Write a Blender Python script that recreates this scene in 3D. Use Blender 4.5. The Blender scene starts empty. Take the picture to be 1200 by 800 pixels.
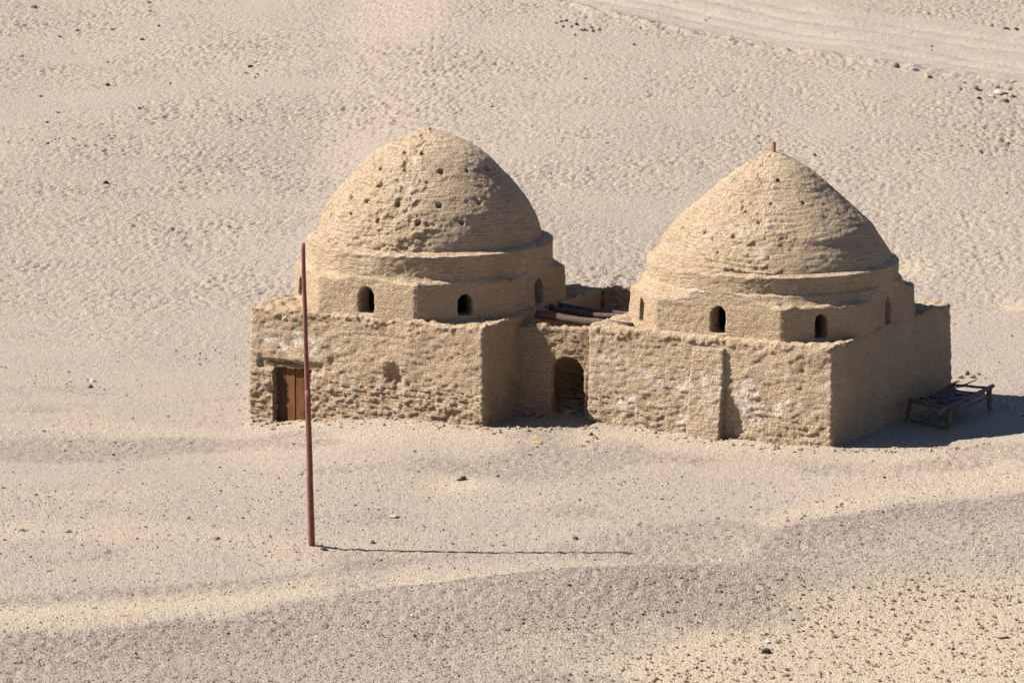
import bpy, bmesh, math, random
import numpy as np
from mathutils import Vector, Matrix

S = bpy.context.scene
COL = S.collection
R = math.radians

# ------------------------------------------------------------------ camera, world, sun, exposure
CAM_H = 27.3
cd = bpy.data.cameras.new('camera'); cam = bpy.data.objects.new('camera', cd); COL.objects.link(cam)
cam.location = (0, 0, CAM_H); cam.rotation_euler = (R(90 - 10.27), 0, 0)
cd.sensor_width = 36; cd.lens = 150; cd.clip_start = 1; cd.clip_end = 20000
S.camera = cam

SUN_EL, SUN_AZ = 43.0, -94.5        # azimuth seen from the buildings: 0 = towards the camera (-Y), -90 = from the left (-X)
w = bpy.data.worlds.new('World'); S.world = w; w.use_nodes = True
wn = w.node_tree.nodes; wl = w.node_tree.links
sky = wn.new('ShaderNodeTexSky'); sky.sky_type = 'NISHITA'; sky.sun_disc = False
sky.sun_elevation = R(SUN_EL); sky.air_density = 0.85; sky.dust_density = 0.2; sky.ozone_density = 3.0
sdir = Vector((math.sin(R(SUN_AZ)) * math.cos(R(SUN_EL)), -math.cos(R(SUN_AZ)) * math.cos(R(SUN_EL)), math.sin(R(SUN_EL))))
sky.sun_rotation = math.atan2(sdir.x, sdir.y)
wl.new(sky.outputs[0], wn['Background'].inputs[0]); wn['Background'].inputs[1].default_value = 0.05
sl = bpy.data.lights.new('sun', 'SUN'); sl.energy = 5.0; sl.angle = R(0.5); sl.color = (1.0, 0.95, 0.87)
so = bpy.data.objects.new('sun', sl); COL.objects.link(so); so.rotation_euler = sdir.to_track_quat('Z', 'Y').to_euler()
so.location = (0, 130, 60)
vs = S.view_settings; vs.view_transform = 'Standard'; vs.look = 'None'; vs.gamma = 1; vs.use_curve_mapping = False
vs.exposure = 1.32

# ------------------------------------------------------------------ noise (numpy)
def _h(ix, iy, iz, seed):
    n = (ix.astype(np.int64) * 73856093) ^ (iy.astype(np.int64) * 19349663) ^ (iz.astype(np.int64) * 83492791) ^ (seed * 2654435)
    n = n & 0x7fffffff
    n = ((n >> 13) ^ n) & 0x7fffffff
    n = (n * ((n * n * 15731 + 789221) & 0x7fffffff) + 1376312589) & 0x7fffffff
    return n
def perlin(x, y, z=0.0, seed=0):
    x = np.asarray(x, float); y = np.asarray(y, float); z = np.zeros_like(x) + z
    x0 = np.floor(x); y0 = np.floor(y); z0 = np.floor(z)
    fx, fy, fz = x - x0, y - y0, z - z0
    u, v, t = [f * f * f * (f * (f * 6 - 15) + 10) for f in (fx, fy, fz)]
    out = 0
    for dx in (0, 1):
        for dy in (0, 1):
            for dz in (0, 1):
                h = _h(x0 + dx, y0 + dy, z0 + dz, seed)
                gx = ((h & 1023) / 511.5 - 1); gy = (((h >> 10) & 1023) / 511.5 - 1); gz = (((h >> 20) & 1023) / 511.5 - 1)
                g = gx * (fx - dx) + gy * (fy - dy) + gz * (fz - dz)
                out = out + g * (u if dx else 1 - u) * (v if dy else 1 - v) * (t if dz else 1 - t)
    return out * 1.4
def sstep(a, b, x):
    t = np.clip((x - a) / (b - a), 0, 1); return t * t * (3 - 2 * t)

# ------------------------------------------------------------------ terrain shape (metres)
#TERRAIN_BEGIN
def gauss(x, y, cx, cy, rx, ry, rot=0):
    c, s = math.cos(rot), math.sin(rot)
    dx, dy = x - cx, y - cy
    a = (dx * c + dy * s) / rx; b = (-dx * s + dy * c) / ry
    return np.exp(-(a * a + b * b))
def terrain(x, y):
    x = np.asarray(x, float); y = np.asarray(y, float)
    h = -0.72 * (1 - sstep(-9.5, -3.0, x)) * sstep(124, 136, y)
    h = h + 0.085 * np.maximum(0, y - 156) ** 2 / (np.maximum(0, y - 156) + 14)
    h = h + 0.012 * np.maximum(0, y - 156) * np.sin((x + 8) / 17.0)
    h = h + 1.15 * gauss(x, y, 3.0, 110.6, 6.5, 2.3, R(9))
    h = h + 0.95 * gauss(x, y, 17.5, 117.0, 8.0, 5.5, R(20))
    h = h + 0.22 * gauss(x, y, -11, 109.5, 9, 1.6, R(9)) + 0.16 * gauss(x, y, -8, 112.8, 8, 0.9, R(14))
    h = h + 0.45 * gauss(x, y, 19.0, 130.0, 7.0, 3.5, R(15))
    h = h - 0.10 * gauss(x, y, -2.2, 126.6, 1.0, 1.1)
    h = h - 0.12 * gauss(x, y, 15.2, 165.5, 1.0, 1.5) - 0.15 * gauss(x, y, 18.6, 158.6, 0.8, 1.2)
    h = h + 0.5 * perlin(x / 15, y / 19, 0, 11) * sstep(146, 165, y) + 0.10 * perlin(x / 6, y / 7, 0, 12)
    h = h + 0.24 * sstep(-1, 4, x) * gauss(x, y, 4, 119, 6, 2.2)
    h = h + 0.09 * gauss(x, y, -5.66, 117.75, 0.55, 0.5)
    # sand banked against the two front walls
    for (xa, ya, xb, yb) in ((-8.7, 138.9, -0.9, 134.5), (2.3, 135.2, 10.1, 131.2)):
        t = np.clip((x - xa) / (xb - xa), 0, 1); ds = (ya + t * (yb - ya)) - y
        h = h + 0.13 * np.exp(-np.abs(ds) / 0.45) * (0.7 + 1.0 * perlin(x / 0.9, y / 0.9, 0, 14)) * sstep(xa - .4, xa + .2, x) * (1 - sstep(xb - .2, xb + .4, x))
    # the slope the camera stands on
    h = h + np.maximum(0, 25.3 - 0.33 * np.hypot(np.maximum(0, y), 0)) * (1 - sstep(60, 77, y)) * (y > -4000)
    return h
#TERRAIN_END
def line_y(pts, x):
    return np.interp(x, [p[0] for p in pts], [p[1] for p in pts])

# ------------------------------------------------------------------ mesh helpers
def link(o):
    COL.objects.link(o); return o
def mesh_np(name, verts, quads, mat, parent=None, smooth=True, attrs=None, tris=None):
    me = bpy.data.meshes.new(name)
    nv = len(verts); nq = len(quads); nt = 0 if tris is None else len(tris)
    me.vertices.add(nv); me.vertices.foreach_set('co', np.asarray(verts, np.float32).ravel())
    me.loops.add(nq * 4 + nt * 3)
    idx = np.asarray(quads, np.int32).ravel()
    if nt: idx = np.concatenate([idx, np.asarray(tris, np.int32).ravel()])
    me.loops.foreach_set('vertex_index', idx)
    me.polygons.add(nq + nt)
    st = np.concatenate([np.arange(nq) * 4, nq * 4 + np.arange(nt) * 3]).astype(np.int32)
    me.polygons.foreach_set('loop_start', st)
    me.update(calc_edges=True); me.validate()
    me.polygons.foreach_set('use_smooth', np.full(nq + nt, smooth))
    for k, v in (attrs or {}).items():
        if v.ndim == 1:
            a = me.attributes.new(k, 'FLOAT', 'POINT'); a.data.foreach_set('value', v.astype(np.float32))
        else:
            a = me.attributes.new(k, 'FLOAT_VECTOR', 'POINT'); a.data.foreach_set('vector', v.astype(np.float32).ravel())
    me.materials.append(mat)
    o = bpy.data.objects.new(name, me); link(o)
    if parent: o.parent = parent
    return o
def bm_obj(name, bm, mat, parent=None, smooth=False):
    me = bpy.data.meshes.new(name); bmesh.ops.recalc_face_normals(bm, faces=bm.faces[:]); bm.to_mesh(me); bm.free()
    me.materials.append(mat)
    if smooth: me.polygons.foreach_set('use_smooth', np.full(len(me.polygons), True))
    o = bpy.data.objects.new(name, me); link(o)
    if parent: o.parent = parent
    return o
def add_box(bm, lo, hi, taper=0.0, bevel=0.0, m=None):
    v = []
    for z in (0, 1):
        t = taper if z else 0
        for sx, sy in ((0, 0), (1, 0), (1, 1), (0, 1)):
            x = (lo[0] + t) if sx == 0 else (hi[0] - t)
            y = (lo[1] + t) if sy == 0 else (hi[1] - t)
            p = Vector((x, y, hi[2] if z else lo[2]))
            v.append(bm.verts.new(m @ p if m else p))
    f = []
    for q in ((3, 2, 1, 0), (4, 5, 6, 7), (0, 1, 5, 4), (1, 2, 6, 5), (2, 3, 7, 6), (3, 0, 4, 7)):
        f.append(bm.faces.new([v[i] for i in q]))
    if bevel:
        es = list({e for ff in f for e in ff.edges})
        bmesh.ops.bevel(bm, geom=es, offset=bevel, segments=3, affect='EDGES', profile=0.5)
def add_prism(bm, poly, z0, z1, scale_top=1.0):
    a = [bm.verts.new((p[0], p[1], z0)) for p in poly]; b = [bm.verts.new((p[0] * scale_top, p[1] * scale_top, z1)) for p in poly]
    n = len(poly)
    bm.faces.new(a[::-1]); bm.faces.new(b)
    for i in range(n): bm.faces.new((a[i], a[(i + 1) % n], b[(i + 1) % n], b[i]))
def add_tube(bm, pts, rad, seg=10, rough=0.0, seed=0):
    rnd = random.Random(seed)
    pts = [Vector(p) for p in pts]; rings = []
    for i, p in enumerate(pts):
        d = (pts[min(i + 1, len(pts) - 1)] - pts[max(i - 1, 0)]).normalized()
        up = Vector((0, 0, 1)) if abs(d.z) < 0.9 else Vector((1, 0, 0))
        a = d.cross(up).normalized(); b = d.cross(a).normalized()
        r = rad[i] if isinstance(rad, (list, tuple)) else rad
        rings.append([bm.verts.new(p + (a * math.cos(2 * math.pi * k / seg) + b * math.sin(2 * math.pi * k / seg)) * r * (1 + rough * rnd.uniform(-1, 1))) for k in range(seg)])
    for i in range(len(rings) - 1):
        for k in range(seg):
            bm.faces.new((rings[i][k], rings[i][(k + 1) % seg], rings[i + 1][(k + 1) % seg], rings[i + 1][k]))
    bm.faces.new(rings[0][::-1]); bm.faces.new(rings[-1])
def empty(name, loc, rz=0):
    o = bpy.data.objects.new(name, None); link(o); o.location = loc; o.rotation_euler = (0, 0, rz); o.empty_display_size = 0.3
    return o
def tag(o, label=None, cat=None, group=None, kind=None):
    if label: o['label'] = label
    if cat: o['category'] = cat
    if group: o['group'] = group
    if kind: o['kind'] = kind
    return o

# ------------------------------------------------------------------ materials
def mat(name):
    m = bpy.data.materials.new(name); m.use_nodes = True
    nt = m.node_tree; b = nt.nodes['Principled BSDF']; b.inputs['Roughness'].default_value = 0.95
    b.inputs['Specular IOR Level'].default_value = 0.15
    return m, nt, b
def N(nt, t, **k):
    n = nt.nodes.new(t)
    for a, v in k.items():
        if a.startswith('i_'): n.inputs[a[2:].replace('_', ' ')].default_value = v
        else: setattr(n, a, v)
    return n
def math_n(nt, op, a, b=None, clamp=False):   # one Math node
    n = nt.nodes.new('ShaderNodeMath'); n.operation = op; n.use_clamp = clamp
    for i, v in enumerate((a, b)):
        if v is None: continue
        if isinstance(v, (int, float)): n.inputs[i].default_value = v
        else: nt.links.new(v, n.inputs[i])
    return n.outputs[0]
def mix(nt, fac, a, b):
    n = nt.nodes.new('ShaderNodeMix'); n.data_type = 'RGBA'
    for i, v in ((0, fac), (6, a), (7, b)):
        if isinstance(v, (int, float)): n.inputs[i].default_value = v
        elif isinstance(v, tuple): n.inputs[i].default_value = (*v, 1)
        else: nt.links.new(v, n.inputs[i])
    return n.outputs[2]
def ramp(nt, fac, lo, hi):
    n = nt.nodes.new('ShaderNodeMapRange'); n.inputs[1].default_value = lo; n.inputs[2].default_value = hi; n.interpolation_type = 'SMOOTHSTEP'
    nt.links.new(fac, n.inputs[0]); return n.outputs[0]
def noise(nt, vec, scale, detail=3, rough=0.55):
    n = N(nt, 'ShaderNodeTexNoise'); n.inputs['Scale'].default_value = scale; n.inputs['Detail'].default_value = detail; n.inputs['Roughness'].default_value = rough
    nt.links.new(vec, n.inputs['Vector']); return n.outputs['Fac']
def attr(nt, name, out='Fac'):
    n = nt.nodes.new('ShaderNodeAttribute'); n.attribute_name = name; return n.outputs[out]
def pebbles(nt, vec, scale, keep, r0, r1):
    """mask of small scattered stones: a voronoi cell is kept at random and only its core counts"""
    n = N(nt, 'ShaderNodeTexVoronoi'); n.inputs['Scale'].default_value = scale; nt.links.new(vec, n.inputs['Vector'])
    sep = N(nt, 'ShaderNodeSeparateColor'); nt.links.new(n.outputs['Color'], sep.inputs[0])
    k = math_n(nt, 'GREATER_THAN', sep.outputs[0], 1 - keep)
    size = math_n(nt, 'ADD', math_n(nt, 'MULTIPLY', sep.outputs[1], r1 - r0), r0)
    core = math_n(nt, 'SUBTRACT', size, n.outputs['Distance'])
    core = ramp(nt, core, 0.0, 0.06)
    return math_n(nt, 'MULTIPLY', k, core)

def ground_mat():
    m, nt, b = mat('desert_ground'); L = nt.links
    co = N(nt, 'ShaderNodeTexCoord').outputs['Object']
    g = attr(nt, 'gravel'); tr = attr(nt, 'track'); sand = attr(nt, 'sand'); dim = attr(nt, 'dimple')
    n1 = noise(nt, co, 0.35, 6, 0.6); n2 = noise(nt, co, 2.2, 5, 0.65); n3 = noise(nt, co, 14, 3, 0.7); n4 = noise(nt, co, 34, 2, 0.6)
    base = mix(nt, ramp(nt, n1, 0.38, 0.64), (0.362, 0.296, 0.240), (0.340, 0.281, 0.234))
    base = mix(nt, ramp(nt, n2, 0.35, 0.75), base, (0.375, 0.306, 0.245))
    base = mix(nt, sand, base, (0.445, 0.360, 0.262))
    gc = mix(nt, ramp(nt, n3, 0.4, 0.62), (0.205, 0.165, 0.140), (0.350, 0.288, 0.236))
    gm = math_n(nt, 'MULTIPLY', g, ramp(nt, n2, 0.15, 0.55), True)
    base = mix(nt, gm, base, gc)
    base = mix(nt, tr, base, (0.305, 0.258, 0.212))
    # grain
    base = mix(nt, math_n(nt, 'MULTIPLY', ramp(nt, n3, 0.55, 0.75), 0.75), base, (0.47, 0.395, 0.31))
    base = mix(nt, math_n(nt, 'MULTIPLY', ramp(nt, n3, 0.46, 0.28), 0.85), base, (0.150, 0.120, 0.096))
    base = mix(nt, math_n(nt, 'MULTIPLY', ramp(nt, n4, 0.44, 0.27), 0.8), base, (0.15, 0.120, 0.095))
    pa = pebbles(nt, co, 5.0, 0.10, 0.10, 0.32)
    pb = pebbles(nt, co, 9.0, 0.16, 0.15, 0.4)
    pc = pebbles(nt, co, 7.0, 0.06, 0.12, 0.35)
    pmask = math_n(nt, 'MULTIPLY', math_n(nt, 'MAXIMUM', pa, pb), ramp(nt, noise(nt, co, 0.22, 3), 0.40, 0.62))
    pmask = math_n(nt, 'MULTIPLY', pmask, math_n(nt, 'SUBTRACT', 1.0, math_n(nt, 'MULTIPLY', dim, 0.75)))
    base = mix(nt, math_n(nt, 'MULTIPLY', pmask, 0.6), base, (0.15, 0.115, 0.085))
    base = mix(nt, math_n(nt, 'MULTIPLY', pc, 0.5), base, (0.52, 0.47, 0.40))
    L.new(base, b.inputs['Base Color'])
    # relief
    hgt = math_n(nt, 'ADD', math_n(nt, 'MULTIPLY', n3, 0.14), math_n(nt, 'MULTIPLY', n4, 0.060))
    hgt = math_n(nt, 'ADD', hgt, math_n(nt, 'MULTIPLY', noise(nt, co, 6.5, 3, 0.6), math_n(nt, 'ADD', 0.06, math_n(nt, 'MULTIPLY', dim, 0.09))))
    hgt = math_n(nt, 'ADD', hgt, math_n(nt, 'MULTIPLY', math_n(nt, 'ADD', pmask, pc), 0.03))
    amt = math_n(nt, 'SUBTRACT', 1.0, math_n(nt, 'MULTIPLY', tr, 0.45))
    hgt = math_n(nt, 'MULTIPLY', hgt, amt)
    bp = N(nt, 'ShaderNodeBump'); bp.inputs['Distance'].default_value = 1.0; bp.inputs['Strength'].default_value = 0.9
    L.new(hgt, bp.inputs['Height']); L.new(bp.outputs[0], b.inputs['Normal'])
    return m

def adobe_mat(name, c1, c2, brick_amt=1.0, rough_amt=1.0, layer_amt=0.05):
    m, nt, b = mat(name); L = nt.links
    co = N(nt, 'ShaderNodeTexCoord').outputs['Object']; uv = attr(nt, 'bk', 'Vector')
    salt = attr(nt, 'salt'); bz = attr(nt, 'brick')
    n1 = noise(nt, co, 0.9, 5, 0.6); n2 = noise(nt, co, 5.5, 4, 0.65); n3 = noise(nt, co, 17, 3, 0.65); n4 = noise(nt, co, 42, 2)
    base = mix(nt, ramp(nt, n1, 0.35, 0.65), c1, c2)
    base = mix(nt, math_n(nt, 'MULTIPLY', ramp(nt, n2, 0.55, 0.8), 0.5), base, tuple(min(1, c * 1.22) for c in c1))
    base = mix(nt, math_n(nt, 'MULTIPLY', ramp(nt, n3, 0.48, 0.30), 0.75), base, tuple(c * 0.5 for c in c2))
    # brick courses, bent a little
    vm = N(nt, 'ShaderNodeVectorMath', operation='MULTIPLY_ADD')
    nv = N(nt, 'ShaderNodeTexNoise'); nv.inputs['Scale'].default_value = 3.0; L.new(co, nv.inputs['Vector'])
    L.new(nv.outputs['Color'], vm.inputs[0]); vm.inputs[1].default_value = (0.09, 0.055, 0); L.new(uv, vm.inputs[2])
    bt = N(nt, 'ShaderNodeTexBrick'); bt.inputs['Scale'].default_value = 1.0; bt.inputs['Brick Width'].default_value = 0.27; bt.inputs['Row Height'].default_value = 0.10
    bt.inputs['Mortar Size'].default_value = 0.014; bt.inputs['Mortar Smooth'].default_value = 0.6; bt.inputs['Bias'].default_value = 0
    bt.inputs['Color1'].default_value = (0.75, 0.75, 0.75, 1); bt.inputs['Color2'].default_value = (1, 1, 1, 1); bt.inputs['Mortar'].default_value = (0.2, 0.2, 0.2, 1)
    L.new(vm.outputs[0], bt.inputs['Vector'])
    bm_ = math_n(nt, 'MULTIPLY', bt.outputs['Fac'], bz)
    base = mix(nt, math_n(nt, 'MULTIPLY', bm_, 0.65), base, tuple(c * 0.5 for c in c2))
    sbc = N(nt, 'ShaderNodeSeparateColor'); L.new(bt.outputs['Color'], sbc.inputs[0])
    tone = math_n(nt, 'MULTIPLY', math_n(nt, 'SUBTRACT', 1.0, ramp(nt, sbc.outputs[0], 0.75, 1.0)), bz)
    base = mix(nt, math_n(nt, 'MULTIPLY', tone, 0.6), base, tuple(c * 0.72 for c in c2))
    base = mix(nt, math_n(nt, 'MULTIPLY', ramp(nt, n4, 0.56, 0.70), 0.7), base, tuple(min(1, c * 1.35) for c in c1))
    base = mix(nt, math_n(nt, 'MULTIPLY', ramp(nt, n4, 0.45, 0.30), 0.7), base, tuple(c * 0.5 for c in c2))
    # pale salt and plaster remains
    sm = math_n(nt, 'MULTIPLY', salt, ramp(nt, noise(nt, co, 3.3, 6, 0.7), 0.46, 0.60), True)
    base = mix(nt, math_n(nt, 'MULTIPLY', sm, 0.85), base, (0.70, 0.62, 0.53))
    L.new(base, b.inputs['Base Color'])
    sb = N(nt, 'ShaderNodeSeparateColor'); L.new(bt.outputs['Color'], sb.inputs[0])
    h = math_n(nt, 'MULTIPLY', math_n(nt, 'MULTIPLY', sb.outputs[0], bz), 0.035 * brick_amt)
    for nn, a in ((n2, 0.11), (n3, 0.17), (n4, 0.08)):
        h = math_n(nt, 'ADD', h, math_n(nt, 'MULTIPLY', nn, a * rough_amt))
    # thin uneven layers running round the building
    mpl = N(nt, 'ShaderNodeMapping'); mpl.inputs['Scale'].default_value = (1.6, 13.0, 1.0); L.new(vm.outputs[0], mpl.inputs[0])
    nl = noise(nt, mpl.outputs[0], 1.0, 4, 0.65)
    base2 = mix(nt, math_n(nt, 'MULTIPLY', ramp(nt, nl, 0.47, 0.33), min(0.8, layer_amt * 3.2)), base, tuple(c * 0.5 for c in c2))
    L.new(base2, b.inputs['Base Color'])
    h = math_n(nt, 'ADD', h, math_n(nt, 'MULTIPLY', nl, layer_amt))
    bp = N(nt, 'ShaderNodeBump'); bp.inputs['Distance'].default_value = 1.0; bp.inputs['Strength'].default_value = 1.0
    L.new(h, bp.inputs['Height']); L.new(bp.outputs[0], b.inputs['Normal'])
    return m
def wood_mat(name, c1, c2, scale=(6, 6, 1), rough=0.85, z=30):
    m, nt, b = mat(name); L = nt.links
    co = N(nt, 'ShaderNodeTexCoord').outputs['Object']
    mp = N(nt, 'ShaderNodeMapping'); mp.inputs['Scale'].default_value = scale; L.new(co, mp.inputs[0])
    n1 = noise(nt, mp.outputs[0], 4, 5, 0.65); n2 = noise(nt, co, 2.0, 3)
    base = mix(nt, ramp(nt, n1, 0.3, 0.7), c1, c2)
    base = mix(nt, math_n(nt, 'MULTIPLY', ramp(nt, n2, 0.5, 0.75), 0.5), base, tuple(c * 0.5 for c in c1))
    L.new(base, b.inputs['Base Color']); b.inputs['Roughness'].default_value = rough
    bp = N(nt, 'ShaderNodeBump'); bp.inputs['Distance'].default_value = 0.02; bp.inputs['Strength'].default_value = 0.6
    L.new(n1, bp.inputs['Height']); L.new(bp.outputs[0], b.inputs['Normal'])
    return m
def stone_mat(name, c):
    m, nt, b = mat(name)
    co = N(nt, 'ShaderNodeTexCoord').outputs['Object']
    n1 = noise(nt, co, 7, 4, 0.6)
    nt.links.new(mix(nt, ramp(nt, n1, 0.3, 0.7), tuple(v * 0.7 for v in c), tuple(min(1, v * 1.2) for v in c)), b.inputs['Base Color'])
    bp = N(nt, 'ShaderNodeBump'); bp.inputs['Distance'].default_value = 0.05; bp.inputs['Strength'].default_value = 0.6
    nt.links.new(n1, bp.inputs['Height']); nt.links.new(bp.outputs[0], b.inputs['Normal'])
    return m

M_ground = ground_mat()
M_adobe = adobe_mat('mud_brick', (0.560, 0.408, 0.262), (0.485, 0.345, 0.214))
M_adobe2 = adobe_mat('mud_brick_pale', (0.585, 0.436, 0.292), (0.512, 0.374, 0.243), 0.8)
M_dome = adobe_mat('mud_plaster', (0.600, 0.450, 0.302), (0.522, 0.382, 0.250), 0.8, 0.9, 0.20)
M_door = wood_mat('door_wood', (0.095, 0.038, 0.014), (0.180, 0.080, 0.030), (5, 5, 0.5))
M_door_dark = wood_mat('dark_door_wood', (0.055, 0.027, 0.018), (0.10, 0.05, 0.03), (5, 5, 0.5))
M_lintel = wood_mat('lintel_wood', (0.10, 0.052, 0.036), (0.21, 0.13, 0.10), (0.6, 5, 5))
M_pole = wood_mat('red_brown_pole', (0.155, 0.058, 0.045), (0.225, 0.095, 0.07), (6, 6, 0.4), 0.7)
M_log = wood_mat('dark_palm_log', (0.055, 0.035, 0.03), (0.12, 0.08, 0.065), (3, 3, 3))
M_rack = wood_mat('old_grey_wood', (0.09, 0.062, 0.048), (0.20, 0.145, 0.11), (4, 4, 4))
M_cloth = wood_mat('dark_grey_cloth', (0.045, 0.045, 0.055), (0.13, 0.125, 0.14), (1, 1, 1))
M_stub = wood_mat('orange_wood', (0.36, 0.17, 0.06), (0.24, 0.10, 0.04), (3, 3, 1))
ST = {'dark': stone_mat('dark_stone', (0.085, 0.068, 0.052)), 'brown': stone_mat('brown_stone', (0.17, 0.11, 0.06)),
      'tan': stone_mat('tan_stone', (0.27, 0.22, 0.16)), 'pale': stone_mat('pale_stone', (0.45, 0.41, 0.34)),
      'white': stone_mat('white_stone', (0.62, 0.59, 0.54)), 'orange': stone_mat('orange_stone', (0.33, 0.20, 0.08)),
      'gravel': stone_mat('grey_gravel', (0.19, 0.158, 0.138)), 'brick': stone_mat('loose_mud_brick', (0.29, 0.21, 0.135))}

# ------------------------------------------------------------------ the ground: one sheet to the horizon
def axis(lo, hi, step, far):
    a = list(np.arange(lo, hi + 1e-6, step)); s = step
    x = hi; right = []
    while x < far: s *= 1.22; x += s; right.append(x)
    s = step; x = lo; left = []
    while x > -far: s *= 1.22; x -= s; left.append(x)
    return np.array(left[::-1] + a + right)
GRAV_A = [(-60, 107.0), (-14.2, 107.5), (-11.1, 108.0), (-8.9, 108.7), (-6.8, 109.6), (-4.6, 110.9), (-2.8, 111.5), (-0.9, 111.9), (0.9, 112.3), (2.8, 112.7), (4.8, 113.4), (6.6, 116.0), (8.0, 119.6), (10.0, 121.8), (12.6, 123.5), (16.3, 124.6), (60, 128)]
GRAV_LOW = [(-60, 98.0), (-13.3, 99.6), (-2.1, 100.6), (2.1, 103.8), (4.0, 107.8), (5.9, 110.1), (9.2, 112.0), (11.6, 112.9), (14.7, 112.0), (60, 112)]
BAND = [(-60, 110), (-14.6, 110.8), (-10.4, 112.0), (-7.0, 113.1), (-4.3, 115.5), (-1.4, 116.8), (60, 122)]
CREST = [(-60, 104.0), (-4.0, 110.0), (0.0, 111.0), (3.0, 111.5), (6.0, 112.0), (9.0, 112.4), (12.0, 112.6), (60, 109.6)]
TRACK_LO = [(-61.8, 290.9), (-1.8, 230.9), (0.9, 225.3), (4.4, 218.3), (8.6, 214.1), (13.9, 208.2), (18.9, 204.1), (24.1, 200.0), (26.3, 198.3), (60, 184.3)]
TRACK_HI = [(-50.9, 286.7), (9.1, 226.7), (13.4, 222.4), (17.5, 218.3), (21.7, 216.4), (25.8, 214.6), (28.2, 213.0), (60, 207.0)]
def build_ground():
    xs = axis(-32, 32, 0.085, 6000); ys = axis(99, 242, 0.11, 6000)
    X, Y = np.meshgrid(xs, ys); x = X.ravel(); y = Y.ravel()
    near = (1 - sstep(33, 45, np.abs(x))) * sstep(85, 97, y) * (1 - sstep(242, 252, y))
    Z = terrain(x, np.clip(y, -4000, 900))
    wob = 0.9 * perlin(x / 2.6, y / 3.0, 0, 31) + 0.4 * perlin(x / 0.9, y / 1.1, 0, 32)
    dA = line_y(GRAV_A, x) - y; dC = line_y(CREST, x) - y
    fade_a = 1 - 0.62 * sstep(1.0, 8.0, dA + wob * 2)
    fade_a = np.maximum(fade_a, 1.0 * sstep(-0.1, 0.25, dC + 0.12 * wob) * np.exp(-np.maximum(dC, 0) / 3.0) * sstep(-3, 0, x) * (1 - sstep(9, 14, x)))  # darker gravel under the crest, boosted to paint the mound's shaded right flank
    ga = fade_a * sstep(0.5, -0.5, y - line_y(GRAV_A, x) + wob * 0.9) * sstep(-1.2, 2.5, y - line_y(GRAV_LOW, x) + wob * 3)
    bd = np.exp(-((y - line_y(BAND, x) + wob * 0.5) / 0.8) ** 2) * (1 - sstep(-4, 2, x))
    patch = sstep(0.10, 0.38, perlin(x / 7 + y / 40, y / 5.5, 0, 33) + 0.35 * wob) * (y < 146) * 0.75
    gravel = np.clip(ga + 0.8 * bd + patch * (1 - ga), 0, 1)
    t_lo = line_y(TRACK_LO, x); t_hi = line_y(TRACK_HI, x)
    track = sstep(-0.6, 0.8, y - t_lo + wob * 0.6) * sstep(0.8, -0.8, y - t_hi + wob * 0.8)
    foot = np.exp(-((np.maximum(0, 133.2 - 0.30 * np.abs(x) - y)) / 2.0) ** 2) * (y < 137)
    sand = sstep(0.05, 0.45, perlin(x / 9, y / 4.5, 0, 34) + 0.3 * wob) * 0.5 * (1 - sstep(140, 150, y))
    sand = np.maximum(sand, sstep(0.6, -2.0, y - line_y(GRAV_LOW, x) + wob * 1.5))
    sand = np.maximum(sand, gauss(x, y, 16, 129, 7, 4, R(15)) * 0.95)
    sand = np.maximum(sand, gauss(x, y, -1.9, 126.3, 1.2, 1.6) * 0.9)
    sand = np.maximum(sand, gauss(x, y, 2, 133.2, 12, 1.6, R(-9)) * 0.7)
    sand = np.maximum(sand, np.exp(-((y - line_y(GRAV_A, x) - 1.8 + wob * 0.4) / 1.6) ** 2) * 0.9)
    sand = np.maximum(sand, gauss(x, y, 15.2, 165.5, 1.1, 1.7)); sand = np.maximum(sand, gauss(x, y, 18.6, 158.4, 1.0, 1.3) * 0.9)
    dimple = sstep(146, 168, y + 6 * perlin(x / 9, y / 9, 0, 35)) * (1 - track)
    # footprints: overlapping shallow pits trodden into the sand, a ridge round each
    d1 = perlin(x / 0.22 - y * 0.6, y / 0.33, 0, 41); d2 = perlin(x / 0.75 + y * 0.3, y / 0.95, 0, 42); d3 = perlin(x / 0.21, y / 0.27, 0, 43)
    amp = np.clip(0.70 + 1.0 * perlin(x / 9, y / 7, 0, 44) + 0.5 * perlin(x / 2.5, y / 2.5, 0, 45), 0.12, 1.3)
    Z = Z + near * dimple * amp * (-0.105 * sstep(0.0, 0.40, d1) + 0.05 * d2 + 0.06 * d3)
    Z = Z + near * (1 - dimple) * (1 - track) * (0.022 + 0.040 * gravel) * (d1 + 0.8 * d3)
    # wheel ruts
    s = (y - t_lo)
    Z = Z + near * track * 0.03 * (d1 + 2 * perlin(x / 1.6, y / 0.8, 0, 46))
    Z = Z - near * track * (0.35 + 1.3 * np.clip(0.5 + perlin(x / 4, y / 3, 0, 47), 0, 1)) * (0.11 * (np.exp(-((s - 3.0) / 0.5) ** 2) + np.exp(-((s - 5.2) / 0.5) ** 2) + np.exp(-((s - 9.0) / 0.6) ** 2) + np.exp(-((s - 11.5) / 0.6) ** 2)) - 0.06 * np.exp(-((s - 7.2) / 0.9) ** 2))
    Z = Z + near * 0.10 * np.exp(-((s + 0.8) / 0.9) ** 2) * (1 + 2 * d2)
    nx, ny = len(xs), len(ys)
    i = np.arange(nx * ny).reshape(ny, nx)
    q = np.stack([i[:-1, :-1], i[:-1, 1:], i[1:, 1:], i[1:, :-1]], -1).reshape(-1, 4)
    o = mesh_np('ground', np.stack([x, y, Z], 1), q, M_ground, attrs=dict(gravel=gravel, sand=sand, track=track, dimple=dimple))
    tag(o, 'pale desert sand and gravel trodden by many feet', 'ground', kind='structure')
    return o
build_ground()

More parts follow.
